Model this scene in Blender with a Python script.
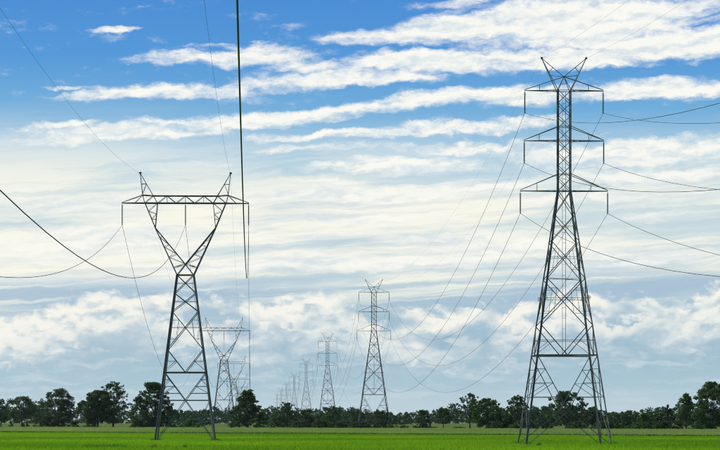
import bpy, math, random
import numpy as np
from mathutils import Vector, Matrix

# ------------------------------------------------------------------ camera, world, sun, exposure
for o in list(bpy.data.objects):
    bpy.data.objects.remove(o)
S = bpy.context.scene
COL = S.collection
F = 2587.0            # focal length in photograph pixels (720 wide)
HZ = 419.0            # horizon row of the photograph
CAMZ = 3.0
SUN_AZ, SUN_EL = -66.0, 46.0     # degrees, azimuth from the view direction (+Y) to the right

cam = bpy.data.cameras.new('camera')
camo = bpy.data.objects.new('camera', cam)
COL.objects.link(camo)
camo.location = (0, 0, CAMZ)
camo.rotation_euler = (math.radians(90), 0, 0)
cam.sensor_width = 36
cam.lens = 36 * F / 720
cam.shift_y = (HZ - 225) / 720
cam.clip_start = 0.5
cam.clip_end = 60000
S.camera = camo
S.cycles.filter_width = 1.15

S.view_settings.view_transform = 'Standard'
S.view_settings.look = 'None'
S.view_settings.exposure = 0.0
S.view_settings.gamma = 1
S.view_settings.use_curve_mapping = False

world = bpy.data.worlds.new('World')
S.world = world
world.use_nodes = True
WN = world.node_tree.nodes
WL = world.node_tree.links
WN.clear()


class NB:
    """tiny helper that turns arithmetic into shader nodes"""
    def __init__(s, tree):
        s.n, s.l = tree.nodes, tree.links

    def put(s, sock, v):
        if isinstance(v, bpy.types.NodeSocket):
            s.l.new(v, sock)
        else:
            sock.default_value = v

    def m(s, op, a, b=None, c=None, clamp=False):
        n = s.n.new('ShaderNodeMath')
        n.operation = op
        n.use_clamp = clamp
        s.put(n.inputs[0], a)
        if b is not None:
            s.put(n.inputs[1], b)
        if c is not None:
            s.put(n.inputs[2], c)
        return n.outputs[0]

    def add(s, a, b): return s.m('ADD', a, b)
    def sub(s, a, b): return s.m('SUBTRACT', a, b)
    def mul(s, a, b): return s.m('MULTIPLY', a, b)
    def mad(s, a, b, c): return s.m('MULTIPLY_ADD', a, b, c)

    def ss(s, x, lo, hi, a=0.0, b=1.0):
        n = s.n.new('ShaderNodeMapRange')
        n.interpolation_type = 'SMOOTHSTEP'
        for i, v in enumerate((x, lo, hi, a, b)):
            s.put(n.inputs[i], v)
        return n.outputs[0]

    def vec(s, x, y, z=0.0):
        n = s.n.new('ShaderNodeCombineXYZ')
        s.put(n.inputs[0], x); s.put(n.inputs[1], y); s.put(n.inputs[2], z)
        return n.outputs[0]

    def noise(s, v, scale=1.0, detail=4, rough=0.55, lac=2.0, dist=0.0, dim='3D'):
        n = s.n.new('ShaderNodeTexNoise')
        n.noise_dimensions = dim
        s.put(n.inputs['Vector'], v)
        n.inputs['Scale'].default_value = scale
        n.inputs['Detail'].default_value = detail
        n.inputs['Roughness'].default_value = rough
        n.inputs['Lacunarity'].default_value = lac
        n.inputs['Distortion'].default_value = dist
        return n.outputs[0]

    def mix(s, f, a, b):
        n = s.n.new('ShaderNodeMix')
        n.data_type = 'RGBA'
        s.put(n.inputs[0], f)
        for sock, v in ((n.inputs[6], a), (n.inputs[7], b)):
            if isinstance(v, tuple):
                v = (*v, 1.0) if len(v) == 3 else v
            s.put(sock, v)
        return n.outputs[2]

    def ramp(s, f, pts):
        n = s.n.new('ShaderNodeValToRGB')
        s.put(n.inputs[0], f)
        e = n.color_ramp.elements
        while len(e) < len(pts):
            e.new(0.5)
        for i, (p, c) in enumerate(pts):
            e[i].position = p
            e[i].color = (*c, 1)
        return n.outputs[0]

    def blob(s, uv, cu, cv, ru, rv, slope, amp):
        n = s.n.new('ShaderNodeMapping')
        n.vector_type = 'TEXTURE'
        s.l.new(uv, n.inputs['Vector'])
        n.inputs['Location'].default_value = (cu, cv, 0)
        n.inputs['Rotation'].default_value = (0, 0, math.atan(slope))
        n.inputs['Scale'].default_value = (ru, rv, 1)
        q = s.n.new('ShaderNodeVectorMath')
        q.operation = 'DOT_PRODUCT'
        s.l.new(n.outputs[0], q.inputs[0]); s.l.new(n.outputs[0], q.inputs[1])
        return s.mad(q.outputs['Value'], -amp, amp)

    def gauss(s, u, v, cu, cv, ru, rv, slope=0.0, amp=1.0):
        """soft elongated patch: centre, half sizes, slope (v per u)"""
        du = s.mad(u, 1.0 / ru, -cu / ru)
        lin = s.mad(u, -slope / rv, (slope * cu - cv) / rv)
        dv = s.mad(v, 1.0 / rv, lin)
        q = s.mad(dv, dv, s.mul(du, du))
        q = s.mul(q, q)                      # flat-topped
        e = s.m('POWER', 2.0, s.mul(q, -1.0))
        return s.mul(e, amp)


def srgb(r, g, b):
    f = lambda c: (c / 12.92 if c <= .04045 else ((c + .055) / 1.055) ** 2.4)
    return (f(r / 255), f(g / 255), f(b / 255))


def build_sky():
    N = NB(world.node_tree)
    n3 = N.noise
    def noise2(vec, scale=1, detail=4, rough=.55):
        return n3(vec, scale, detail, rough, dim='2D')
    N.noise = noise2
    tc = WN.new('ShaderNodeTexCoord')
    sp = WN.new('ShaderNodeSeparateXYZ')
    WL.new(tc.outputs['Generated'], sp.inputs[0])
    x, y, z = sp.outputs
    az = N.m('ARCTAN2', x, y)
    el = N.m('ARCSINE', z)
    # angular coordinates: u along the horizon, v downwards, one unit = 1/2587 radian
    u = N.mad(az, F, 360.0)
    v = N.mad(el, -F, HZ)

    sky = WN.new('ShaderNodeTexSky')
    sky.sky_type = 'NISHITA'
    sky.sun_disc = False
    sky.sun_elevation = math.radians(SUN_EL)
    sky.sun_rotation = math.radians(SUN_AZ)
    sky.altitude = 0
    sky.air_density = 1.0
    sky.dust_density = 0.6
    sky.ozone_density = 3.0
    K = 10.0                                            # Background strength is 1/K
    col = lambda r, g, b, k=1.0: tuple(c * K * k for c in srgb(r, g, b))

    def curve(f, pts, lo, hi, vlo, vhi):
        """1-D function through points (position, value)"""
        r = N.ramp(N.mad(f, 1.0 / (hi - lo), -lo / (hi - lo)),
                   [((p - lo) / (hi - lo), ((q - vlo) / (vhi - vlo),) * 3) for p, q in pts])
        s = WN.new('ShaderNodeSeparateColor')
        WL.new(r, s.inputs[0])
        return N.mad(s.outputs[0], vhi - vlo, vlo)

    # clear air: deep blue overhead of the haze, paling to the horizon
    g = N.ramp(N.mad(v, 1 / 620.0, 200 / 620.0), [((p + 200) / 620.0, srgb(*c)) for p, c in (
        (-200, (52, 118, 200)), (0, (66, 138, 213)), (60, (78, 151, 217)), (110, (108, 172, 220)), (155, (150, 196, 225)),
        (205, (200, 219, 226)), (285, (168, 196, 213)), (345, (155, 187, 208)), (385, (170, 200, 215)), (419, (202, 219, 226)))])
    gk = WN.new('ShaderNodeMix'); gk.data_type = 'RGBA'; gk.blend_type = 'MULTIPLY'; gk.inputs[0].default_value = 1
    WL.new(g, gk.inputs[6]); gk.inputs[7].default_value = (K, K, K, 1)
    base = N.mix(N.ss(v, -100.0, -900.0, .93, .35), sky.outputs[0], gk.outputs[2])

    # warped coordinates
    w1 = N.noise(N.vec(N.mad(u, 1 / 150, 22.63), N.mul(v, 1 / 70)), 1, 3, .5)
    w2 = N.noise(N.vec(N.mad(u, 1 / 150, 70.81), N.mul(v, 1 / 70)), 1, 3, .5)
    w3 = N.noise(N.vec(N.mad(u, 1 / 26, 37.96), N.mul(v, 1 / 13)), 1, 4, .6)
    wu = N.add(u, N.mad(w1, 60.0, -30.0))
    wv = N.add(N.add(v, N.mad(w2, 20.0, -10.0)), N.mad(w3, 12.0, -6.0))
    sv = N.mad(wu, 0.085, wv)                           # streak space: rises gently to the right

    sv2 = N.mad(wu, 0.06, N.add(N.add(v, N.mad(w2, 11.0, -5.5)), N.mad(w3, 6.0, -3.0)))   # calmer ripples

    # ---- thin veil over the middle of the sky, with long soft streaks
    vn = N.noise(N.vec(N.mad(wu, 1 / 330, 9.49), N.mul(sv2, 1 / 36)), 1, 4, .55)
    vf = N.noise(N.vec(N.mad(wu, 1 / 150, 104.39), N.mul(sv2, 1 / 10)), 1, 4, .62)
    vs = N.add(N.mul(vn, .62), N.mul(vf, .38))
    veil = N.mul(N.ss(v, 108.0, 220.0), N.ss(v, 322.0, 278.0))
    veil = N.mul(veil, N.ss(vs, .30, .56, .35, 1.0))
    veilL = N.mul(N.gauss(u, v, -60., 238., 400., 90., -.06, .95), N.ss(vs, .22, .58, .62, 1.0))
    veil = N.m('MAXIMUM', veil, veilL)
    glow = N.gauss(u, v, 70., 245., 260., 75., 0, 1.0)
    veilcol = N.mix(N.ss(N.add(vs, N.mul(glow, .10)), .40, .62), col(215, 227, 228), col(251, 249, 235))
    out = N.mix(N.mul(veil, .97), base, veilcol)

    # ---- streaks of white cloud
    pl = [  # centre u, v, half length, half thickness, slope, strength
        (116, 35, 26, 4, 0, .82), (230, 60, 112, 7.5, -.03, 1.0), (250, 50, 60, 4.5, 0, .7), (165, 93, 120, 8.5, -.06, 1.0), (330, 80, 110, 9, -.04, .95),
        (305, 66, 50, 10, .1, .9), (120, 137, 120, 7.5, -.05, 1.05), (290, 117, 170, 9, -.09, 1.08), (460, 100, 120, 9, -.06, 1.05),
        (50, 131, 36, 4, -.1, .8), (60, 90, 26, 2.5, 0, .75),
        (395, 40, 70, 10, 0, .9), (470, 32, 80, 17, -.06, 1.1), (590, 26, 140, 28, -.06, 1.35), (690, 46, 110, 20, -.06, 1.2),
        (430, 66, 90, 12, .02, 1.15), (560, 60, 110, 12, .0, 1.15), (610, 66, 90, 5, 0, .8),
        (400, 81, 60, 6, 0, .8), (650, 95, 100, 12, -.05, 1.15), (520, 102, 60, 9, 0, 1.0), (340, 135, 90, 5, -.03, 1.0), (470, 130, 80, 6, .0, .95),
        (450, 149, 120, 6, 0, .85), (390, 165, 110, 8, -.04, .98), (650, 154, 130, 14, -.08, 1.15), (530, 127, 50, 7, 0, .9), (540, 152, 70, 10, 0, .9),
        (470, 4, 70, 5, -.04, .6), (650, 3, 70, 7, 0, .85),
        (300, 148, 45, 4, -.04, .8), (255, 176, 45, 5, -.05, .7), (330, 182, 50, 3, 0, .7), (195, 163, 26, 3, -.03, .6), (165, 172, 26, 3, -.1, .6),
        (110, 205, 150, 11, -.04, .8), (90, 245, 180, 22, .0, .75), (360, 196, 150, 8, -.03, .95), (450, 187, 120, 8, -.06, .98), (330, 219, 120, 6, -.04, .9),
        (660, 178, 130, 10, -.02, .95), (600, 200, 110, 8, -.03, .8), (280, 246, 60, 7, -.15, .8), (430, 239, 110, 5, -.02, .8), (500, 250, 110, 9, -.05, .85),
        (640, 220, 40, 6, -.15, .8), (280, 264, 170, 9, -.02, .9), (440, 262, 130, 7, -.05, .85), (620, 258, 160, 11, -.05, .9), (100, 285, 160, 8, .0, .8), (560, 272, 80, 5, -.02, .7),
    ]
    wuv = N.vec(wu, wv)
    tot = None
    for (cu, cv, ru, rv, sl, am) in pl:
        gs = N.blob(wuv, cu, cv, ru * 1.25, rv * 1.28, sl, am * 1.04)
        tot = gs if tot is None else N.m('MAXIMUM', tot, gs)
    f1 = N.noise(N.vec(N.mad(wu, 1 / 84, 56.21), N.mul(sv, 1 / 16)), 1, 5, .58)
    f2 = N.noise(N.vec(N.mad(u, 1 / 15, 16.06), N.mul(v, 1 / 8)), 1, 4, .66)
    # away from the measured clouds the same kind of streaks go on by noise alone
    far = N.m('MAXIMUM', N.ss(N.m('ABSOLUTE', N.sub(u, 360.0)), 380.0, 520.0), N.ss(v, 0.0, -60.0))
    fn = N.noise(N.vec(N.mad(wu, 1 / 420, 32.12), N.mul(sv, 1 / 90)), 1, 4, .55)
    tot = N.m('MAXIMUM', tot, N.mul(far, N.mul(N.ss(fn, .50, .70), N.ss(v, 300., 260.))))
    d = N.add(tot, N.add(N.mul(N.mad(f1, 1.6, -.80), N.ss(v, 150., 210., 1.0, .75)), N.mul(N.mad(f2, .62, -.31), N.ss(v, 130., 200., 1.0, .22))))
    a = N.ss(d, .10, 1.08)
    # undersides and thin places are greyer
    sh = N.noise(N.vec(N.mad(wu, 1 / 84, 56.21), N.mul(N.add(sv, -5.0), 1 / 16)), 1, 3, .60)
    lit = N.add(N.mul(N.sub(f1, sh), 1.0), N.mad(f2, .42, -.17))
    cc = N.mix(N.ss(lit, -.20, .16), col(218, 229, 234), col(252, 251, 244))
    out = N.mix(N.mul(a, N.ss(v, 150., 210., .98, .78)), out, cc)

    # ---- slate-blue bands above the cumulus
    b1 = N.noise(N.vec(N.mad(wu, 1 / 280, 48.18), N.mul(sv2, 1 / 12)), 1, 3, .55)
    side = N.ss(u, 330.0, 620.0, 0.0, 10.0)
    bm = N.mul(N.mul(N.ss(N.add(v, side), 272., 294.), N.ss(v, 335., 305.)), N.ss(b1, .36, .56))
    out = N.mix(N.mul(bm, .85), out, col(165, 192, 212))
    # soft blue-grey streaks through the veil
    b2 = N.noise(N.vec(N.mad(wu, 1 / 240, 121.18), N.mul(sv2, 1 / 13)), 1, 4, .6)
    bm2 = N.mul(N.mul(N.ss(v, 150., 190.), N.ss(v, 300., 270.)), N.ss(b2, .50, .72))
    out = N.mix(N.mul(bm2, .36), out, col(176, 199, 216))

    # ---- heaped cumulus along the horizon, three rows one before the other
    tops = [(0, 316), (30, 312), (60, 306), (100, 301), (130, 298), (160, 300), (190, 304), (215, 303), (240, 309), (265, 312), (290, 303),
            (320, 295), (345, 296), (365, 306), (400, 315), (430, 316), (455, 308), (480, 303), (505, 309), (530, 307), (560, 301), (600, 298),
            (625, 302), (640, 298), (665, 303), (690, 294), (720, 287)]
    top0 = curve(u, tops, 0, 720, 270, 340)

    def puffs(off_v, seed, su, sw, det=2):
        q = N.vec(N.mad(u, 1 / su, seed), N.mad(N.add(v, off_v), 1 / sw, 0.0), seed)
        q2 = N.vec(N.mad(w1, 1.2, 0.0), N.mad(w3, .9, 0.0), 0.0)
        ad = WN.new('ShaderNodeVectorMath'); ad.operation = 'ADD'
        WL.new(q, ad.inputs[0]); WL.new(q2, ad.inputs[1])
        vo = WN.new('ShaderNodeTexVoronoi')
        vo.feature = 'F1'
        vo.voronoi_dimensions = '2D'
        vo.normalize = True
        WL.new(ad.outputs[0], vo.inputs['Vector'])
        vo.inputs['Scale'].default_value = 1
        vo.inputs['Detail'].default_value = det
        vo.inputs['Roughness'].default_value = .55
        nn = N.noise(ad.outputs[0], 2.0, 2 + det, .62)
        return N.add(N.mad(vo.outputs['Distance'], -1.5, .95), N.mad(nn, .8, -.4))

    rowdef = [  # offset of the tops, puff size, puff seed, lump height, depth, opacity, shade and lit colours
        (-2.0, 34., 21., 1.7, 24., 46., .94, (187, 206, 217), (250, 248, 238)),
        (15.0, 27., 17., 5.3, 28., 36., .80, (177, 200, 214), (247, 246, 238)),
        (30.0, 38., 15., 9.1, 30., 26., .48, (170, 195, 211), (236, 239, 235)),
    ]
    for (off, su, sw, seed, amp, depth, opac, lo_c, hi_c) in rowdef:
        pz = puffs(0.0, seed, su, sw)
        pz_up = puffs(-5.0, seed, su, sw, 1)
        wob = N.noise(N.vec(N.mul(u, 1 / 70), seed), 1, 2, .5)
        brk = N.noise(N.vec(N.mad(u, 1 / 95, seed + 3), N.mul(v, 1 / 60)), 1, 3, .55)
        ins = N.add(N.sub(v, N.add(top0, off)), N.mad(wob, 26.0 if off else 8.0, -13.0 if off else -4.0))
        edge = N.add(ins, N.mad(pz, amp, -amp * .5))
        al = N.mul(N.ss(edge, -4.0, 8.0), N.ss(N.add(ins, N.mad(pz, -amp, amp * .5)), depth + 18, depth - 20))
        if off:
            al = N.mul(al, N.ss(brk, .34, .52))
        rim = N.ss(edge, 34.0, 4.0)
        li = N.add(N.mul(N.sub(pz, pz_up), 1.3), N.add(N.mul(rim, .72), N.mad(brk, .9, -.50)))
        cl = N.mix(N.ss(li, -.18, .70), col(*lo_c), col(*hi_c))
        out = N.mix(N.mul(al, opac), out, cl)
    # broken pale shelves below
    p1 = N.noise(N.vec(N.mad(wu, 1 / 110, 81.03), N.mul(wv, 1 / 10)), 1, 4, .6)
    pm = N.mul(N.mul(N.ss(v, 340., 360.), N.ss(v, 416., 392.)), N.ss(p1, .50, .70))
    out = N.mix(N.mul(pm, .32), out, col(222, 230, 234))

    # below the horizon line
    out = N.mix(N.ss(v, 419.0, 430.0), out, col(150, 165, 160))
    bg = WN.new('ShaderNodeBackground')
    bg.inputs['Strength'].default_value = 1.0 / K
    WL.new(out, bg.inputs['Color'])
    wo = WN.new('ShaderNodeOutputWorld')
    WL.new(bg.outputs[0], wo.inputs['Surface'])
    world.cycles.sampling_method = 'MANUAL'
    world.cycles.sample_map_resolution = 512


build_sky()

sun = bpy.data.lights.new('sun', 'SUN')
sun.energy = 4.6
sun.angle = math.radians(1.5)
sun.color = (1.0, 0.95, 0.86)
suno = bpy.data.objects.new('sun', sun)
COL.objects.link(suno)
_d = Vector((math.sin(math.radians(SUN_AZ)) * math.cos(math.radians(SUN_EL)),
             math.cos(math.radians(SUN_AZ)) * math.cos(math.radians(SUN_EL)), math.sin(math.radians(SUN_EL))))
suno.rotation_euler = _d.to_track_quat('Z', 'Y').to_euler()
suno.location = (-60, 60, 120)


# ------------------------------------------------------------------ helpers
def at(px, d):
    """world x of photograph column px at distance d"""
    return (px - 360.0) / F * d


def dist_of_row(py):
    """distance of flat ground seen at photograph row py"""
    return CAMZ * F / (py - HZ)


def tag(o, label=None, cat=None, group=None, kind=None):
    if label: o['label'] = label
    if cat: o['category'] = cat
    if group: o['group'] = group
    if kind: o['kind'] = kind
    return o


def link(name, mesh, parent=None):
    o = bpy.data.objects.new(name, mesh)
    COL.objects.link(o)
    if parent is not None:
        o.parent = parent
    return o


def empty(name, loc, rz=0.0):
    o = bpy.data.objects.new(name, None)
    o.empty_display_size = 1
    COL.objects.link(o)
    o.location = loc
    o.rotation_euler = (0, 0, rz)
    return o


def mesh_np(name, verts, faces, mat, smooth=False):
    """verts (n,3), faces (m,k) as numpy arrays"""
    verts = np.asarray(verts, dtype=np.float32)
    faces = np.asarray(faces, dtype=np.int32)
    me = bpy.data.meshes.new(name)
    k = faces.shape[1]
    me.vertices.add(len(verts)); me.vertices.foreach_set('co', verts.ravel())
    me.loops.add(faces.size); me.loops.foreach_set('vertex_index', faces.ravel())
    me.polygons.add(len(faces))
    me.polygons.foreach_set('loop_start', np.arange(0, faces.size, k, dtype=np.int32))
    try:
        me.polygons.foreach_set('loop_total', np.full(len(faces), k, dtype=np.int32))
    except Exception:
        pass
    if smooth:
        me.polygons.foreach_set('use_smooth', np.ones(len(faces), dtype=bool))
    me.update(calc_edges=True)
    me.validate()
    me.materials.append(mat)
    return me


def new_mat(name):
    m = bpy.data.materials.new(name)
    m.use_nodes = True
    nt = m.node_tree
    p = nt.nodes.get('Principled BSDF')
    return m, NB(nt), p


def rnd_obj(N):
    n = N.n.new('ShaderNodeObjectInfo')
    return n.outputs['Random']


def position(N):
    n = N.n.new('ShaderNodeNewGeometry')
    return n.outputs['Position']


# ------------------------------------------------------------------ materials
def mat_steel():
    m, N, p = new_mat('galvanised_steel')
    tc = N.n.new('ShaderNodeTexCoord').outputs['Object']
    n = N.noise(tc, 1.6, 4, .6)
    n2 = N.noise(tc, 9.0, 3, .6)
    c = N.mix(N.ss(n, .3, .7), (.075, .079, .090), (.145, .152, .168))
    c = N.mix(N.ss(n2, .60, .78, 0, .5), c, (.075, .062, .052))
    N.put(p.inputs['Base Color'], c)
    p.inputs['Metallic'].default_value = .15
    N.put(p.inputs['Roughness'], N.ss(n2, .2, .8, .42, .68))
    return m


def mat_plain(name, c, rough=.5, metal=0.0):
    m, N, p = new_mat(name)
    tc = N.n.new('ShaderNodeTexCoord').outputs['Object']
    n = N.noise(tc, 6.0, 3, .6)
    N.put(p.inputs['Base Color'], N.mix(n, tuple(k * .8 for k in c), tuple(k * 1.2 for k in c)))
    p.inputs['Roughness'].default_value = rough
    p.inputs['Metallic'].default_value = metal
    return m


def mat_leaf(name, dark, light, trans=.25):
    m, N, p = new_mat(name)
    pos = position(N)
    n = N.noise(pos, .45, 3, .6)
    n2 = N.noise(pos, 2.6, 2, .6)
    c = N.mix(N.ss(N.add(N.mul(n, .6), N.mul(n2, .4)), .32, .68), dark, light)
    N.put(p.inputs['Base Color'], c)
    p.inputs['Roughness'].default_value = .6
    p.inputs['Specular IOR Level'].default_value = .25
    t = N.n.new('ShaderNodeBsdfTranslucent')
    N.put(t.inputs['Color'], c)
    mx = N.n.new('ShaderNodeMixShader')
    mx.inputs[0].default_value = trans
    N.l.new(p.outputs[0], mx.inputs[1]); N.l.new(t.outputs[0], mx.inputs[2])
    out = [k for k in N.n if k.type == 'OUTPUT_MATERIAL'][0]
    N.l.new(mx.outputs[0], out.inputs['Surface'])
    return m


def mat_grass(name, a, b, c3, trans, sx=.02, sy=.09):
    m, N, p = new_mat(name)
    pos = position(N)
    mp = N.n.new('ShaderNodeMapping')
    N.l.new(pos, mp.inputs['Vector'])
    mp.inputs['Scale'].default_value = (sx, sy, 0)
    n = N.noise(mp.outputs[0], 1.0, 5, .6)
    n2 = N.noise(pos, .9, 4, .65)
    c = N.mix(N.ss(n, .34, .64), a, b)
    mp2 = N.n.new('ShaderNodeMapping')
    N.l.new(pos, mp2.inputs['Vector'])
    mp2.inputs['Scale'].default_value = (sx * 3.1, sy * 1.7, 0)
    n3 = N.noise(mp2.outputs[0], 1.0, 4, .6)
    c = N.mix(N.ss(n3, .50, .72, 0, .55), c, tuple(.5 * (p_ + q_) * k_ for p_, q_, k_ in zip(a, b, (1.35, .92, 2.2))))
    c = N.mix(N.ss(n2, .45, .75, 0, .7), c, c3)
    N.put(p.inputs['Base Color'], c)
    p.inputs['Roughness'].default_value = .75
    p.inputs['Specular IOR Level'].default_value = .15
    if trans > 0:
        t = N.n.new('ShaderNodeBsdfTranslucent')
        N.put(t.inputs['Color'], c)
        mx = N.n.new('ShaderNodeMixShader')
        mx.inputs[0].default_value = trans
        N.l.new(p.outputs[0], mx.inputs[1]); N.l.new(t.outputs[0], mx.inputs[2])
        out = [k for k in N.n if k.type == 'OUTPUT_MATERIAL'][0]
        N.l.new(mx.outputs[0], out.inputs['Surface'])
    return m


M_STEEL = mat_steel()
M_INS = mat_plain('insulator_porcelain', (.05, .045, .042), .3)
M_WIRE = mat_plain('aluminium_conductor', (.014, .014, .016), .7, .0)
M_BARK = mat_plain('bark', (.036, .031, .025), .9)
M_RICE = mat_grass('rice_grass', (.13, .30, .006), (.28, .50, .010), (.10, .25, .006), .5, .018, .012)
M_SOIL = mat_grass('field_ground', (.07, .20, .010), (.10, .25, .012), (.05, .13, .012), 0)
M_PALE = mat_grass('pale_crop', (.20, .31, .06), (.30, .40, .10), (.15, .25, .045), .5, .02, .02)
M_VERGE = mat_grass('rough_grass', (.20, .27, .07), (.30, .34, .11), (.12, .19, .04), .45, .03, .03)
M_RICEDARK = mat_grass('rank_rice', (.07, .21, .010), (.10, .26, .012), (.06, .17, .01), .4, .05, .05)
M_SHADE_LINE = mat_grass('shade_line_tufts', (.03, .075, .012), (.05, .11, .018), (.02, .05, .01), .2, .05, .05)  # dark green that imitates shade at the front of the pale crop
M_GROUND = mat_grass('plain_ground', (.09, .16, .03), (.15, .20, .055), (.07, .12, .025), 0, .004, .003)
LEAF = {
    'dark': mat_leaf('leaf_dark', (.018, .046, .008), (.060, .115, .016), .3),
    'mid': mat_leaf('leaf_mid', (.028, .076, .010), (.080, .165, .020), .3),
    'light': mat_leaf('leaf_light', (.040, .095, .020), (.085, .170, .035), .3),
    'grey': mat_leaf('leaf_greyish', (.022, .050, .016), (.060, .105, .034), .3),
    'far': mat_leaf('leaf_far', (.018, .050, .018), (.044, .088, .026), .3),
}


# ------------------------------------------------------------------ ground
def sheet(name, pts, z, mat, parent=None):
    me = bpy.data.meshes.new(name)
    me.from_pydata([(x, y, z) for x, y in pts], [], [tuple(range(len(pts)))])
    me.materials.append(mat)
    return link(name, me, parent)


def tree_row(px):      # ground line of the tree row, which runs nearer on the right
    return 428.3 + 2.7 * px / 720


def strip_row(px):     # near edge of the pale crop
    return 433.2 + 4.2 * px / 720


def ground_pt(px, rowf, dd=0.0):
    d = dist_of_row(rowf(px)) + dd
    return at(px, d), d


g = sheet('ground', [(-11000, -600), (11000, -600), (11000, 11500), (-11000, 11500)], 0.0, M_GROUND)
tag(g, kind='structure')
near_edge = [ground_pt(px, strip_row) for px in range(-360, 1081, 90)]
far_edge = [ground_pt(px, tree_row, -8) for px in range(-360, 1081, 90)]
fld = sheet('rice_field', [(-190, -60), (190, -60)] + near_edge[::-1], 0.004, M_SOIL)
tag(fld, kind='structure')
stp = sheet('crop_strip', near_edge + far_edge[::-1], 0.008, M_PALE)
tag(stp, kind='structure')


def tufts(name, pts, mat, hmin, hmax, blades, spread, width, rng, lean=.35):
    n = len(pts)
    k = blades
    base = np.repeat(np.c_[pts, np.zeros(n)], k, axis=0)
    ang = rng.uniform(0, 2 * np.pi, n * k)
    rad = rng.uniform(0, spread, n * k)
    base[:, 0] += np.cos(ang) * rad
    base[:, 1] += np.sin(ang) * rad
    hh = np.repeat(rng.uniform(hmin, hmax, n), k) * rng.uniform(.7, 1.1, n * k)
    fa = rng.uniform(0, 2 * np.pi, n * k)
    wv = np.c_[np.cos(fa), np.sin(fa), np.zeros(n * k)] * (width * rng.uniform(.6, 1.2, n * k))[:, None]
    la = rng.uniform(0, 2 * np.pi, n * k)
    tip = base + np.c_[np.cos(la) * hh * lean * rng.uniform(0, 1, n * k), np.sin(la) * hh * lean * rng.uniform(0, 1, n * k), hh]
    V = np.empty((n * k, 3, 3))
    V[:, 0] = base - wv; V[:, 1] = base + wv; V[:, 2] = tip
    V[:, :2, 2] -= .02
    me = mesh_np(name, V.reshape(-1, 3), np.arange(n * k * 3).reshape(-1, 3), mat)
    return link(name, me)


rng = np.random.default_rng(7)
# rice between the nearest visible row and the crop edge
P = []
need = 105000
d = np.sqrt(rng.uniform(225 ** 2, 575 ** 2, need * 2))
px = rng.uniform(-60, 780, need * 2)
row = HZ + CAMZ * F / d
keep = row > 433.2 + 4.2 * px / 720
pts = np.c_[(px[keep] - 360) / F * d[keep], d[keep]][:need]
t = tufts('rice_plants', pts, M_RICE, .22, .42, 5, .16, .045, rng)
tag(t, 'bright green rice plants covering the open field', 'rice', kind='stuff')
d = np.sqrt(rng.uniform(395 ** 2, 880 ** 2, 170000))
px = rng.uniform(-60, 780, 170000)
row = HZ + CAMZ * F / d
keep = (row < 433.2 + 4.2 * px / 720) & (row > 428.3 + 2.7 * px / 720)
pts = np.c_[(px[keep] - 360) / F * d[keep], d[keep]][:70000]
t = tufts('pale_crop_plants', pts, M_PALE, .45, .75, 5, .25, .07, rng)
tag(t, 'pale yellow-green seeding crop in the strip before the trees', 'crop', kind='stuff')
# dark tufts added for the shaded crop edge, its shade put into their colour
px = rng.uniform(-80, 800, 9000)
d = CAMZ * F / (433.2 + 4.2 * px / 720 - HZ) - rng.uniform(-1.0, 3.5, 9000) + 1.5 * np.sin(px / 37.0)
t = tufts('shade_line_tufts', np.c_[(px - 360) / F * d, d], M_SHADE_LINE, .22, .55, 6, .22, .06, rng)
tag(t, 'line of dark tufts standing in for shade along the pale crop edge', 'weeds', kind='stuff')
# rough grass under and behind the tree row
d = np.sqrt(rng.uniform(620 ** 2, 1500 ** 2, 120000))
px = rng.uniform(-60, 780, 120000)
row = HZ + CAMZ * F / d
keep = (row < 428.3 + 2.7 * px / 720)
pts = np.c_[(px[keep] - 360) / F * d[keep], d[keep]][:45000]
t = tufts('rough_grass', pts, M_VERGE, .3, .8, 5, .5, .12, rng)
tag(t, 'rough yellowish grass under and behind the tree row', 'grass', kind='stuff')


# ------------------------------------------------------------------ lattice members
def angle_bar(p0, p1, w, out=None):
    """one rolled-steel angle from p0 to p1 (L section of leg w)"""
    p0, p1 = Vector(p0), Vector(p1)
    ax = (p1 - p0).normalized()
    ref = Vector(out) if out is not None else Vector((0.3, -1, 0.2))
    a = ref - ax * ref.dot(ax)
    if a.length < 1e-4:
        a = Vector((1, 0, 0)) - ax * ax.x
    a.normalize()
    b = ax.cross(a)
    w = w * .84
    t = w * .16
    prof = [(-w / 2, -w / 2), (w / 2, -w / 2), (w / 2, -w / 2 + t), (-w / 2 + t, -w / 2 + t), (-w / 2 + t, w / 2), (-w / 2, w / 2)]
    vs = [p0 + a * x + b * y for x, y in prof] + [p1 + a * x + b * y for x, y in prof]
    fs = [(i, (i + 1) % 6, (i + 1) % 6 + 6, i + 6) for i in range(6)]
    fs += [(0, 3, 2, 1), (0, 5, 4, 3), (6, 7, 8, 9), (6, 9, 10, 11)]
    return vs, fs


def join(parts):
    V, Fc = [], []
    for vs, fs in parts:
        o = len(V)
        V += [tuple(v) for v in vs]
        Fc += [tuple(i + o for i in f) for f in fs]
    return V, Fc


def lathe(prof, n, cx, cy):
    """prof list of (r, z)"""
    V, Fc = [], []
    for r, z in prof:
        for i in range(n):
            a = 2 * math.pi * i / n
            V.append((cx + r * math.cos(a), cy + r * math.sin(a), z))
    for j in range(len(prof) - 1):
        for i in range(n):
            Fc.append((j * n + i, j * n + (i + 1) % n, (j + 1) * n + (i + 1) % n, (j + 1) * n + i))
    Fc.append(tuple(range(n))[::-1])
    Fc.append(tuple((len(prof) - 1) * n + i for i in range(n)))
    return V, Fc


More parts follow.
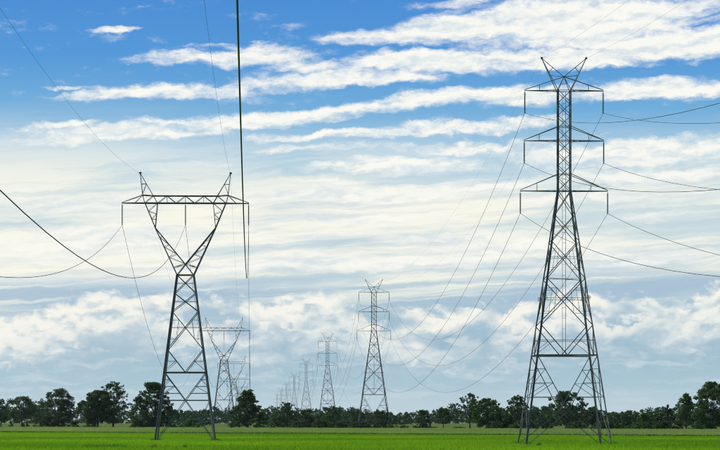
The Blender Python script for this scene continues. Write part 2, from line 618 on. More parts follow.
def tube(path, r, n=6):
    V, Fc = [], []
    for k, p in enumerate(path):
        p = Vector(p)
        q = Vector(path[min(k + 1, len(path) - 1)]) - Vector(path[max(k - 1, 0)])
        q.normalize()
        a = q.cross(Vector((0, 0, 1)))
        if a.length < 1e-3:
            a = Vector((1, 0, 0))
        a.normalize()
        b = a.cross(q)
        rr = r[k] if isinstance(r, (list, tuple)) else r
        for i in range(n):
            an = 2 * math.pi * i / n
            V.append(tuple(p + a * math.cos(an) * rr + b * math.sin(an) * rr))
    for k in range(len(path) - 1):
        for i in range(n):
            Fc.append((k * n + i, k * n + (i + 1) % n, (k + 1) * n + (i + 1) % n, (k + 1) * n + i))
    return V, Fc


class Tower:
    """collects the members of one pylon: entries (part index or None, name, geometry, material)"""
    def __init__(s):
        s.items = []

    def part(s, name, geo=None, parent=None, mat=None):
        s.items.append((parent, name, geo, mat or M_STEEL))
        return len(s.items) - 1

    def bar(s, name, p0, p1, w, parent=None, out=None):
        return s.part(name, angle_bar(p0, p1, w, out), parent)

    def bars(s, name, segs, parent=None):
        return s.part(name, join([angle_bar(*q) for q in segs]), parent)

    def meshes(s):
        s.me = []
        for parent, name, geo, mat in s.items:
            me = bpy.data.meshes.new(name)
            me.from_pydata([tuple(v) for v in geo[0]], [], geo[1])
            me.materials.append(mat)
            s.me.append(me)

    def place(s, name, loc, rz):
        root = empty(name, loc, rz)
        objs = []
        for (parent, nm, geo, mat), me in zip(s.items, s.me):
            objs.append(link(nm, me, root if parent is None else objs[parent]))
        return root

    def place_joined(s, name, loc, rz):
        if not hasattr(s, 'whole'):
            V, Fc, mi = [], [], []
            for parent, nm, geo, mat in s.items:
                o = len(V)
                V += [tuple(v) for v in geo[0]]
                Fc += [tuple(i + o for i in f) for f in geo[1]]
                mi += [1 if mat is M_INS else 0] * len(geo[1])
            s.whole = bpy.data.meshes.new(name)
            s.whole.from_pydata(V, [], Fc)
            s.whole.materials.append(M_STEEL); s.whole.materials.append(M_INS)
            s.whole.polygons.foreach_set('material_index', np.array(mi, dtype=np.int32))
        o = link(name, s.whole)
        o.location = loc
        o.rotation_euler = (0, 0, rz)
        return o


CORN = [(-1, -1), (1, -1), (1, 1), (-1, 1)]
FACES = [(0, 1, (0, -1, 0)), (1, 2, (1, 0, 0)), (2, 3, (0, 1, 0)), (3, 0, (-1, 0, 0))]


def lerp(a, b, t):
    return Vector(a) * (1 - t) + Vector(b) * t


def insulator(T, x, y, ztop, length):
    n = 15
    z0 = ztop - .22
    z1 = ztop - length + .18
    prof = [(.03, z0 + .22), (.03, z0)]
    step = (z0 - z1) / n
    for i in range(n):
        z = z0 - i * step
        prof += [(.04, z), (.105, z - step * .30), (.105, z - step * .52), (.05, z - step * .62)]
    prof += [(.045, z1)]
    ins = T.part('insulator', lathe(prof[::-1], 10, x, y), None, M_INS)
    V, Fc = join([lathe([(.04, ztop - length - .02), (.07, ztop - length + .04), (.05, z1 + .02)], 8, x, y),
                  tube([(x, y - .28, ztop - length + .03), (x, y, ztop - length), (x, y + .28, ztop - length + .03)], .05)])
    T.part('clamp', (V, Fc), ins)


def xpanel(T, cf, h0, h1, w, sub=0, wsub=.06):
    """X-braced panel on all four faces, sub: 0 plain, 1 mid horizontal, 2 with redundants"""
    for a, b, nrm in FACES:
        A0, B0, A1, B1 = cf(a, h0), cf(b, h0), cf(a, h1), cf(b, h1)
        inn = Vector(nrm) * -.02
        T.bar('brace', A0, B1, w, None, nrm)
        T.bar('brace', B0 + inn, A1 + inn, w, None, nrm)
        if sub:
            # crossing point of the diagonals
            wa, wb = (B0 - A0).length, (B1 - A1).length
            t = wa / (wa + wb)
            hm = h0 + (h1 - h0) * t
            L, R = cf(a, hm), cf(b, hm)
            C = lerp(L, R, .5)
            T.bar('strut', L, R, wsub, None, nrm)
            if sub > 1:
                for Lp, q0, q1 in ((L, A0, A1), (R, B0, B1)):
                    for q in (q0, q1):
                        dm = lerp(q, C, .5)
                        T.bar('redundant_brace', lerp(Lp, C, .5), dm, wsub * .8, None, nrm)
                        T.bar('redundant_brace', lerp(q, Lp, .5), dm, wsub * .8, None, nrm)


def leg_panel(T, cf, hb, hm, h0, w):
    """open bottom panel: chord at hb, tie at hm, V down to the tie's middle and struts on to the feet"""
    for a, b, nrm in FACES:
        LB, RB, LM, RM, LF, RF = cf(a, hb), cf(b, hb), cf(a, hm), cf(b, hm), cf(a, h0), cf(b, h0)
        M = lerp(LM, RM, .5)
        T.bar('chord', LB, RB, w * 1.7, None, nrm)
        T.bar('tie', LM, RM, w * 1.25, None, nrm)
        for s, (top, mid, foot) in enumerate(((LB, LM, LF), (RB, RM, RF))):
            T.bar('brace', top, M, w, None, nrm)
            T.bar('brace', foot, M, w * .9, None, nrm)
            n = 4
            prev = None
            for k in range(1, n):
                lp, dp = lerp(top, mid, k / n), lerp(top, M, k / n)
                T.bar('redundant_brace', lp, dp, w * .62, None, nrm)
                nx = lerp(top, mid, (k + 1) / n) if k % 2 else None
                if k < n - 1:
                    T.bar('redundant_brace', dp, lerp(top, mid, (k + 1) / n), w * .62, None, nrm)
                if k == 2:
                    T.bar('redundant_brace', lp, lerp(top, M, 1 / n), w * .62, None, nrm)
            T.bar('redundant_brace', lerp(mid, foot, .5), lerp(M, foot, .5), w * .62, None, nrm)
            T.bar('redundant_brace', lerp(M, foot, .5), lerp(mid, M, .0), w * .62, None, nrm)


# ------------------------------------------------------------------ three-armed double-circuit pylon
def make_double():
    T = Tower()
    W0, WT, HW, HT = 4.83, .74, 28.9, 40.3
    def hw(h):
        return W0 + (WT - W0) * h / HW if h < HW else WT
    def cf(i, h):
        sx, sy = CORN[i]
        return Vector((sx * hw(h), sy * hw(h), h))
    for i in range(4):
        o = (CORN[i][0], CORN[i][1], 0)
        T.bars('leg', [(cf(i, -.3), cf(i, HW), .20, o), (cf(i, HW), cf(i, HT), .15, o)])
    # shaft between the arms
    n = 8
    for k in range(n):
        xpanel(T, cf, HW + (HT - HW) * k / n, HW + (HT - HW) * (k + 1) / n, .075)
    for h0, h1, sub, w in ((26.1, 28.9, 0, .09), (23.1, 26.1, 1, .09), (18.9, 23.1, 2, .10), (13.6, 18.9, 2, .11)):
        xpanel(T, cf, h0, h1, w, sub)
    # V panel standing on the heavy chord
    for a, b, nrm in FACES:
        M = lerp(cf(a, 10.2), cf(b, 10.2), .5)
        for i in (a, b):
            T.bar('brace', cf(i, 13.6), M, .11, None, nrm)
            dm = lerp(cf(i, 13.6), M, .5)
            T.bar('redundant_brace', cf(i, 11.9), dm, .06, None, nrm)
            T.bar('redundant_brace', cf(i, 10.4), dm, .06, None, nrm)
        T.bar('strut', cf(a, 11.9), cf(b, 11.9), .06, None, nrm)
    leg_panel(T, cf, 10.2, 3.9, 0.0, .10)
    for h in (28.9, 34.6, 40.3, 30.8, 36.2):
        for a, b, nrm in FACES:
            T.bar('strut', cf(a, h), cf(b, h), .08, None, nrm)
    # plan bracing
    for h in (28.9, 18.9, 10.2):
        T.bar('plan_brace', cf(0, h), cf(2, h), .07)
        T.bar('plan_brace', cf(1, h), cf(3, h) + Vector((0, 0, .09)), .07)
    # cross arms
    apex = Vector((0, 0, 41.9))
    for h, half, hup in ((28.9, 5.0, 30.8), (34.6, 4.55, 36.2), (40.3, 4.49, None)):
        for s in (-1, 1):
            tip = Vector((s * half, 0, h))
            arm = None
            for sy in (-1, 1):
                root = Vector((s * WT, sy * WT, h))
                nm = T.bars('crossarm', [(root, tip, .11, (0, sy, 0))]) if arm is None else T.bar('chord', root, tip, .11, arm, (0, sy, 0))
                if arm is None:
                    arm = nm
            for sy in (-1, 1):
                up = Vector((s * WT, sy * WT, hup)) if hup else apex + Vector((0, sy * .08, 0))
                T.bar('hanger', up, tip + Vector((0, 0, .1)), .085, arm, (0, sy, 0))
                root = Vector((s * WT, sy * WT, h))
                T.bar('post', lerp(root, tip, .55), lerp(up, tip, .55 if hup else .62), .055, arm)
            for k in range(5):
                p = lerp((s * WT, -WT, h), tip, k / 5)
                q = lerp((s * WT, WT, h), tip, (k + 1) / 5)
                if k % 2:
                    p.y, q.y = -p.y, -q.y
                T.bar('lacing_bar', p, q, .05, arm)
            insulator(T, tip.x - s * .02, 0, h - .03, 2.5)
    # pair of raking earth-wire horns and the peak between them
    pk = T.bars('peak', [(cf(0, HT), apex, .09), (cf(1, HT), apex, .09), (cf(2, HT), apex, .09), (cf(3, HT), apex, .09)])
    T.bar('strut', (-.37, 0, 41.1), (.37, 0, 41.1), .06, pk)
    for s in (-1, 1):
        tip = Vector((s * 2.54, 0, 44.0))
        b0, b1 = Vector((s * WT, -WT, HT)), Vector((s * WT, WT, HT))
        horn = T.bars('horn', [(b0, tip, .11)])
        T.bar('chord', b1, tip, .11, horn)
        T.bar('chord', apex, tip, .09, horn)
        m = lerp((s * WT, 0, HT), tip, .47)
        T.bar('strut', apex, m, .07, horn)
        T.bar('strut', lerp(apex, tip, .5), lerp((s * WT, 0, HT), tip, .55), .06, horn)
        T.bar('strut', lerp(b0, tip, .47), lerp(b1, tip, .47), .06, horn)
        T.part('wire_clamp', lathe([(.05, 43.9), (.14, 43.95), (.14, 44.08), (.05, 44.14)], 8, tip.x, 0), horn)
    # climbing ladder up the middle
    lad = T.bars('ladder', [((-.16, .1, 10.2), (-.16, .1, 40.2), .06)])
    T.bar('rail', (.20, .1, 10.2), (.20, .1, 40.2), .06, lad)
    for k in range(24):
        z = 10.8 + k * 1.22
        T.bar('rung', (-.16, .1, z), (.20, .1, z), .03, lad)
    # barbed anti-climbing guards on the legs
    r = random.Random(3)
    for i in range(4):
        c = cf(i, 16.7)
        segs = []
        for k in range(9):
            a = k * 2 * math.pi / 9
            segs.append(tube([(c.x + .16 * math.cos(a), c.y + .16 * math.sin(a), c.z - .15 + .3 * r.random()),
                              (c.x + .33 * math.cos(a), c.y + .33 * math.sin(a), c.z - .35 + .5 * r.random())], .018, 4))
        for zz, rr in ((-.12, .22), (.06, .26), (.2, .22)):
            segs.append(tube([(c.x + rr * math.cos(k * .5236), c.y + rr * math.sin(k * .5236), c.z + zz) for k in range(13)], .018, 4))
        T.part('climbing_guard', join(segs))
    T.meshes()
    return T


# ------------------------------------------------------------------ Y-shaped single-circuit pylon
def make_yshape():
    T = Tower()
    W0, WT, HW = 3.88, 1.09, 21.9
    def hw(h):
        return W0 + (WT - W0) * h / HW
    def cf(i, h):
        sx, sy = CORN[i]
        return Vector((sx * hw(h), sy * hw(h), h))
    for i in range(4):
        T.bars('leg', [(cf(i, -.3), cf(i, HW), .22, (CORN[i][0], CORN[i][1], 0))])
    for h0, h1, sub, w in ((19.5, 21.9, 1, .10), (17.1, 19.5, 1, .10), (12.1, 17.1, 2, .11)):
        xpanel(T, cf, h0, h1, w, sub)
    for a, b, nrm in FACES:
        M = lerp(cf(a, 9.1), cf(b, 9.1), .5)
        for i in (a, b):
            T.bar('brace', cf(i, 12.1), M, .11, None, nrm)
            dm = lerp(cf(i, 12.1), M, .5)
            T.bar('redundant_brace', cf(i, 10.6), dm, .06, None, nrm)
            T.bar('redundant_brace', cf(i, 9.3), dm, .06, None, nrm)
    leg_panel(T, cf, 9.1, 5.45, 0.0, .105)
    for a, b, nrm in FACES:
        T.bar('strut', cf(a, HW), cf(b, HW), .13, None, nrm)
    for h in (21.9, 9.1):
        T.bar('plan_brace', cf(0, h), cf(2, h), .07)
        T.bar('plan_brace', cf(1, h), cf(3, h) + Vector((0, 0, .09)), .07)
    ZB, ZT = 31.35, 32.3         # bridge bottom and top chords
    DY = .62                     # half depth of the bridge
    KX, KZ = 3.95, 28.1          # elbow where inner and outer fork chords meet
    def dy(z):                   # fork depth tapers from the waist to the bridge
        return WT + (DY - WT) * (z - HW) / (ZB - HW)
    for s in (-1, 1):
        arm = None
        for sy in (-1, 1):
            e = Vector((s * KX, sy * dy(KZ), KZ))
            w0 = Vector((s * WT, sy * WT, HW))
            top = Vector((s * 5.3, sy * DY, ZB))
            cr = Vector((0, sy * dy(23.3), 23.3))
            inn = Vector((s * 3.65, sy * DY, ZB))
            f = (0, sy, 0)
            if arm is None:
                arm = T.bars('fork_arm', [(w0, e, .17, f), (e, top, .15, f)])
            else:
                T.bar('chord', w0, e, .17, arm, f)
                T.bar('chord', e, top, .15, arm, f)
            T.bar('chord', cr, e, .14, arm, f)
            T.bar('chord', cr + Vector((0, -sy * .03, 0)), (-s * WT, sy * WT, HW), .12, arm, f)
            T.bar('chord', e, inn, .10, arm, f)
            # lacing between the inner and outer chords
            ts = [.16, .38, .6, .8]
            pts = []
            for k, t_ in enumerate(ts):
                po, pi_ = lerp(w0, e, t_), lerp(cr, e, max(0.0, (t_ - .14) / .86))
                T.bar('lacing_bar', po, pi_, .06, arm, f)
                pts.append((po, pi_))
            for k in range(len(pts) - 1):
                T.bar('lacing_bar', pts[k][1], pts[k + 1][0], .06, arm, f)
            T.bar('lacing_bar', pts[0][0], cr, .06, arm, f)
            for k, t_ in enumerate((.36, .68)):
                T.bar('lacing_bar', lerp(e, top, t_), lerp(e, inn, t_ - .12 if k else t_ - .02), .06, arm, f)
            T.bar('lacing_bar', lerp(e, top, .36), lerp(e, inn, .56), .06, arm, f)
            T.bar('lacing_bar', lerp(e, top, .68), inn, .06, arm, f)
        # cross lacing between front and back faces of the fork
        for k in range(6):
            a0, a1 = lerp((s * WT, -WT, HW), (s * KX, -dy(KZ), KZ), k / 6), lerp((s * WT, WT, HW), (s * KX, dy(KZ), KZ), (k + 1) / 6)
            if k % 2:
                a0.y, a1.y = -a0.y, -a1.y
            T.bar('lacing_bar', a0, a1, .055, arm)
        for k in range(4):
            a0, a1 = lerp((s * KX, -dy(KZ), KZ), (s * 5.3, -DY, ZB), k / 4), lerp((s * KX, dy(KZ), KZ), (s * 5.3, DY, ZB), (k + 1) / 4)
            if k % 2:
                a0.y, a1.y = -a0.y, -a1.y
            T.bar('lacing_bar', a0, a1, .055, arm)
    # bridge
    HX = 8.33
    br = T.bars('bridge', [((-HX, 0, ZB), (-5.4, -DY, ZB), .13), ((-5.4, -DY, ZB), (5.4, -DY, ZB), .13), ((5.4, -DY, ZB), (HX, 0, ZB), .13)])
    T.bars('chord', [((-HX, 0, ZB), (-5.4, DY, ZB), .13), ((-5.4, DY, ZB), (5.4, DY, ZB), .13), ((5.4, DY, ZB), (HX, 0, ZB), .13)], br)
    for sy in (-1, 1):
        f = (0, sy, 0)
        T.bars('chord', [((-5.6, sy * DY, ZT + .1), (-4.2, sy * DY, ZT), .11, f), ((-4.2, sy * DY, ZT), (4.2, sy * DY, ZT), .12, f),
                         ((4.2, sy * DY, ZT), (5.6, sy * DY, ZT + .1), .11, f)], br)
        nodes = [(-4.2, ZT), (-3.65, ZB), (-2.4, ZT), (-1.22, ZB), (0, ZT), (1.22, ZB), (2.4, ZT), (3.65, ZB), (4.2, ZT)]
        for (x0, z0), (x1, z1) in zip(nodes, nodes[1:]):
            T.bar('web_bar', (x0, sy * DY, z0), (x1, sy * DY, z1), .075, br, f)
        for x in (-2.4, 0, 2.4):
            T.bar('web_bar', (x, sy * DY, ZT), (x, sy * DY, ZB), .05, br, f)
        for s in (-1, 1):
            T.bar('web_bar', (s * 5.6, sy * DY, ZT + .1), (s * 5.35, sy * DY, ZB), .09, br, f)
            T.bar('web_bar', (s * 5.35, sy * DY, ZB), (s * 4.2, sy * DY, ZT), .075, br, f)
            T.bar('hanger', (s * 5.6, sy * DY, ZT + .1), (s * HX, 0, ZB + .08), .085, br, f)
            T.bar('hanger', (s * 5.6, sy * DY, ZT + .1), (s * 6.65, sy * DY * .57, ZB), .06, br, f)
    for k in range(10):
        x0, x1 = -5.4 + k * 1.08, -5.4 + (k + 1) * 1.08
        q = DY if k % 2 else -DY
        T.bar('lacing_bar', (x0, q, ZB), (x1, -q, ZB), .055, br)
        T.bar('lacing_bar', (x0 * .8, q, ZT), (x1 * .8, -q, ZT), .055, br)
    # horns
    for s in (-1, 1):
        tip = Vector((s * 5.93, 0, 35.3))
        horn = None
        for sy in (-1, 1):
            o0, i0 = Vector((s * 5.6, sy * DY, ZT + .1)), Vector((s * 3.65, sy * DY, ZB))
            if horn is None:
                horn = T.bars('horn', [(o0, tip, .10)])
            else:
                T.bar('chord', o0, tip, .10, horn)
            T.bar('chord', i0, tip, .10, horn)
            T.bar('strut', lerp(o0, tip, .5), lerp(i0, tip, .64), .06, horn)
            T.bar('strut', lerp(o0, tip, .06), lerp(i0, tip, .64), .06, horn)
        T.part('wire_clamp', lathe([(.06, 35.18), (.18, 35.25), (.18, 35.4), (.06, 35.46)], 8, tip.x, 0), horn)
    for x in (-HX + .04, 0, HX - .04):
        insulator(T, x, 0, ZB - .05, 2.8)
    T.meshes()
    return T


VR, VL = 254.5, 250.7                 # where the two lines of pylons run together on the horizon
RYAW, LYAW = math.atan((360 - VR) / F), math.atan((360 - VL) / F)
R_D = [294, 762, 1245, 1760, 2290, 2850, 3450, 4100]
L_D = [340, 831, 1326, 1857, 2370, 2900]
R_POS = [Vector((at(VR + (564 - VR) * 294 / d_, d_), d_, 0)) for d_ in R_D]
L_POS = [Vector((at(VL + (185.5 - VL) * 340 / d_, d_), d_, 0)) for d_ in L_D]
TD, TY = make_double(), make_yshape()
ordn = ['', 'second', 'third', 'fourth', 'fifth', 'sixth', 'seventh', 'eighth']
for i, p in enumerate(R_POS):
    o = TD.place('lattice_pylon', p, RYAW) if i < 2 else TD.place_joined('lattice_pylon', p, RYAW)
    lab = ('tall steel lattice pylon with three pairs of crossarms standing in the green field' if i == 0 else
           'three-armed lattice pylon rising just behind the dark hedge, second along its line' if i == 1 else
           f'small distant three-armed lattice pylon, {ordn[i]} along its line from the field')
    tag(o, lab, 'pylon', 'three-armed pylons along the double-circuit line')
for i, p in enumerate(L_POS):
    o = TY.place('lattice_pylon', p, LYAW) if i < 2 else TY.place_joined('lattice_pylon', p, LYAW)
    lab = ('large Y-shaped steel lattice pylon with one flat crossbeam standing in the green field' if i == 0 else
           'Y-shaped lattice pylon behind the tree row, second along its line' if i == 1 else
           f'small distant Y-shaped lattice pylon, {ordn[i]} along its line from the field')
    tag(o, lab, 'pylon', 'Y-shaped pylons along the single-circuit line')


# ------------------------------------------------------------------ conductors
def wire(name, local, posts, yaw, sag, r, label, cat, group, back):
    """one continuous wire: local attachment on every pylon, sagging between them; back = span behind the viewer"""
    rot = Matrix.Rotation(yaw, 4, 'Z')
    dirv = (posts[1] - posts[0]).normalized()
    pp = [posts[0] - dirv * back] + list(posts)
    at_ = [p + rot @ Vector(local) for p in pp]
    path = []
    for a, b in zip(at_, at_[1:]):
        L = (b - a).length
        s = sag * (L / 470.0) ** 2
        n = 48 if b.y < 1000 else 20
        for k in range(n):
            t = k / n
            q = a.lerp(b, t)
            q.z -= 4 * s * t * (1 - t)
            path.append(q)
    path.append(at_[-1])
    V, Fc = tube(path, r, 6)
    me = bpy.data.meshes.new(name)
    me.from_pydata(V, [], Fc)
    me.materials.append(M_WIRE)
    for p_ in me.polygons:
        p_.use_smooth = True
    return tag(link(name, me), label, cat, group)


for lvl, h, half, in (('upper', 40.3, 4.47), ('middle', 34.6, 4.53), ('lower', 28.9, 4.98)):
    for s, side in ((-1, 'side facing the Y-shaped pylons'), (1, 'side away from Y-shaped pylons')):
        wire('conductor', (s * half, 0, h - 2.53), R_POS, RYAW, 18.0, .022,
             f'conductor below the {lvl} crossarms of the three-armed pylons, {side}', 'cable', 'conductors of the double-circuit line', 470)
for s, side in ((-1, 'facing'), (1, 'away from')):
    wire('earth_wire', (s * 2.54, 0, 44.0), R_POS, RYAW, 9.0, .0065,
         f'thin earth wire on the horn tips {side} the Y-shaped pylons', 'cable', 'earth wires of the double-circuit line', 470)
for x, side in ((-8.29, 'outer end away from the three-armed pylons'), (0, 'middle'), (8.29, 'end facing the three-armed pylons')):
    wire('conductor', (x, 0, 31.3 - 2.83), L_POS, LYAW, 16.6, .0225,
         f'sagging conductor below the Y-shaped pylons\' crossbeam, {side}', 'cable', 'conductors of the single-circuit line', 485)
for s, side in ((-1, 'away from'), (1, 'facing')):
    wire('earth_wire', (s * 5.93, 0, 35.3), L_POS, LYAW, 8.4, .008,
         f'thin earth wire on the Y-shaped pylons\' horn tips {side} the three-armed pylons', 'cable', 'earth wires of the single-circuit line', 485)


# ------------------------------------------------------------------ trees
def leaf_cloud(centres, radii, counts, size, rng):
    """quads scattered through many small clumps"""
    out = []
    for c, r, n in zip(centres, radii, counts):
        p = rng.normal(0, 1, (n, 3))
        p /= np.linalg.norm(p, axis=1)[:, None] + 1e-9
        p *= (rng.uniform(0, 1, n) ** .45)[:, None]
        p = p * np.array([r, r, r * .72]) + c
        out.append(p)
    P = np.concatenate(out)
    n = len(P)
    a = rng.normal(0, 1, (n, 3)); a /= np.linalg.norm(a, axis=1)[:, None]
    b = rng.normal(0, 1, (n, 3)); b -= a * (a * b).sum(1)[:, None]; b /= np.linalg.norm(b, axis=1)[:, None]
    s = size * rng.uniform(.6, 1.35, n)
    a *= s[:, None]; b *= (s * .55)[:, None]
    V = np.empty((n, 4, 3))
    V[:, 0] = P - a; V[:, 1] = P - b * 1.0; V[:, 2] = P + a; V[:, 3] = P + b
    return V.reshape(-1, 3), np.arange(n * 4).reshape(-1, 4)


PROFILE = {
    'round': lambda t: math.sqrt(max(0.0, 1 - ((t - .48) / .54) ** 2)),
    'dome': lambda t: (.75 + .6 * t if t < .42 else 1.0) * math.sqrt(max(0.02, 1 - max(0, (t - .42) / .60) ** 2)),
    'cone': lambda t: (.80 + .5 * t) if t < .32 else .96 - .70 * ((t - .32) / .68) ** 1.15,
    'ragged': lambda t: (.74 + .70 * t) if t < .36 else 1.0 - .62 * ((t - .36) / .64) ** 1.5,
    'bush': lambda t: math.sqrt(max(0.03, 1 - (t * .95) ** 2)),
}


def make_tree(name, label, cat, px, top, wid, style='round', leaf='dark', dd=0.0, clear=.16, dens=1.0, nclump=46, rag=.0, seed=0, group=None, shrub=False):
    rng = np.random.default_rng(seed + 11)
    d = dist_of_row(tree_row(px)) + dd
    X = at(px, d)
    basey = HZ + CAMZ * F / d
    H = (basey - top) / F * d
    R = wid / 2 / F * d * 1.08
    root = empty(name, (X, d, 0))
    z0 = H * clear
    hc = H - z0
    prof = PROFILE[style]
    C, Rd = [], []
    cr0 = R * .19
    nclump = int(nclump * 1.7)
    ph = rng.uniform(0, 6.28, 4)
    while len(C) < nclump:
        t = rng.uniform(0.02, 1)
        ang = rng.uniform(0, 2 * math.pi)
        rr = prof(t) * R * (rng.uniform(0, 1) ** .33) * rng.uniform(.92, 1.12)
        cr = cr0 * rng.uniform(.6, 1.25)
        rr *= 1 + .16 * math.sin(2 * ang + ph[0]) + .13 * math.sin(3 * ang + 6 * t + ph[1])
        z = z0 + t * hc * (1 - .16 * (.5 + .5 * math.sin(2 * ang + ph[2])) * min(1, rr / R))
        z = min(z, H - cr * .6)
        rr = max(0, rr - cr * .5)
        C.append((rr * math.cos(ang), rr * math.sin(ang), max(z, cr * .45))); Rd.append(cr)
    nr = int(rag * 26)
    for k in range(nr):            # sprays that stick out of the outline
        t = rng.uniform(.30, 1.04)
        ang = rng.uniform(0, 2 * math.pi)
        rr = prof(min(t, .97)) * R * (rng.uniform(.2, 1.0) if t > .93 else rng.uniform(.88, 1.16))
        cr = cr0 * rng.uniform(.36, .64)
        C.append((rr * math.cos(ang), rr * math.sin(ang), z0 + t * hc - cr * .4)); Rd.append(cr)
    C.append((rng.uniform(-.2, .2) * R, 0, H - cr0 * .35)); Rd.append(cr0 * .5)
    C = np.array(C); Rd = np.array(Rd)
    ls = .23 if not shrub else .20
    cnt = np.maximum(14, (Rd ** 2 * 64 * dens * (.30 / ls) ** 2)).astype(int)
    V, Fq = leaf_cloud(C, Rd, cnt, ls, rng)
    V[:, 2] = np.maximum(V[:, 2], .03)
    crown = link('crown' if not shrub else 'foliage', mesh_np('crown', V, Fq, LEAF[leaf]), root)
    # trunk and limbs
    tr = max(.10, H * .018)
    segs = []
    if not shrub:
        fork = z0 + hc * .28
        bend = rng.uniform(-.25, .25, 2) * R * .3
        path = [(0, 0, -.1), (bend[0] * .3, bend[1] * .3, fork * .5), (bend[0], bend[1], fork), (bend[0] * 1.2, bend[1] * 1.2, z0 + hc * .72)]
        segs.append(tube(path, [tr * 1.5, tr, tr * .8, tr * .25], 8))
        for k in rng.choice(len(C), min(len(C), 15), replace=False):
            c = C[k]
            t = rng.uniform(.45, 1.0)
            s0 = np.array([bend[0] * t, bend[1] * t, fork * t + (1 - t) * fork * .2])
            mid = s0 * .5 + c * .5 + np.array([0, 0, .06 * H])
            segs.append(tube([tuple(s0), tuple(mid), tuple(c)], [tr * .5, tr * .32, tr * .1], 5))
    else:
        for k in rng.choice(len(C), min(len(C), 9), replace=False):
            c = C[k]
            b = rng.uniform(-.2, .2, 2) * R
            segs.append(tube([(b[0], b[1], -.05), tuple(np.array([b[0], b[1], 0]) * .4 + c * .6 * np.array([.8, .8, .8])), tuple(c)], [.06, .045, .02], 5))
    Vt, Ft = join(segs)
    me = bpy.data.meshes.new('trunk')
    me.from_pydata(Vt, [], Ft)
    me.materials.append(M_BARK)
    link('trunk' if not shrub else 'stems', me, root)
    return tag(root, label, cat, group)


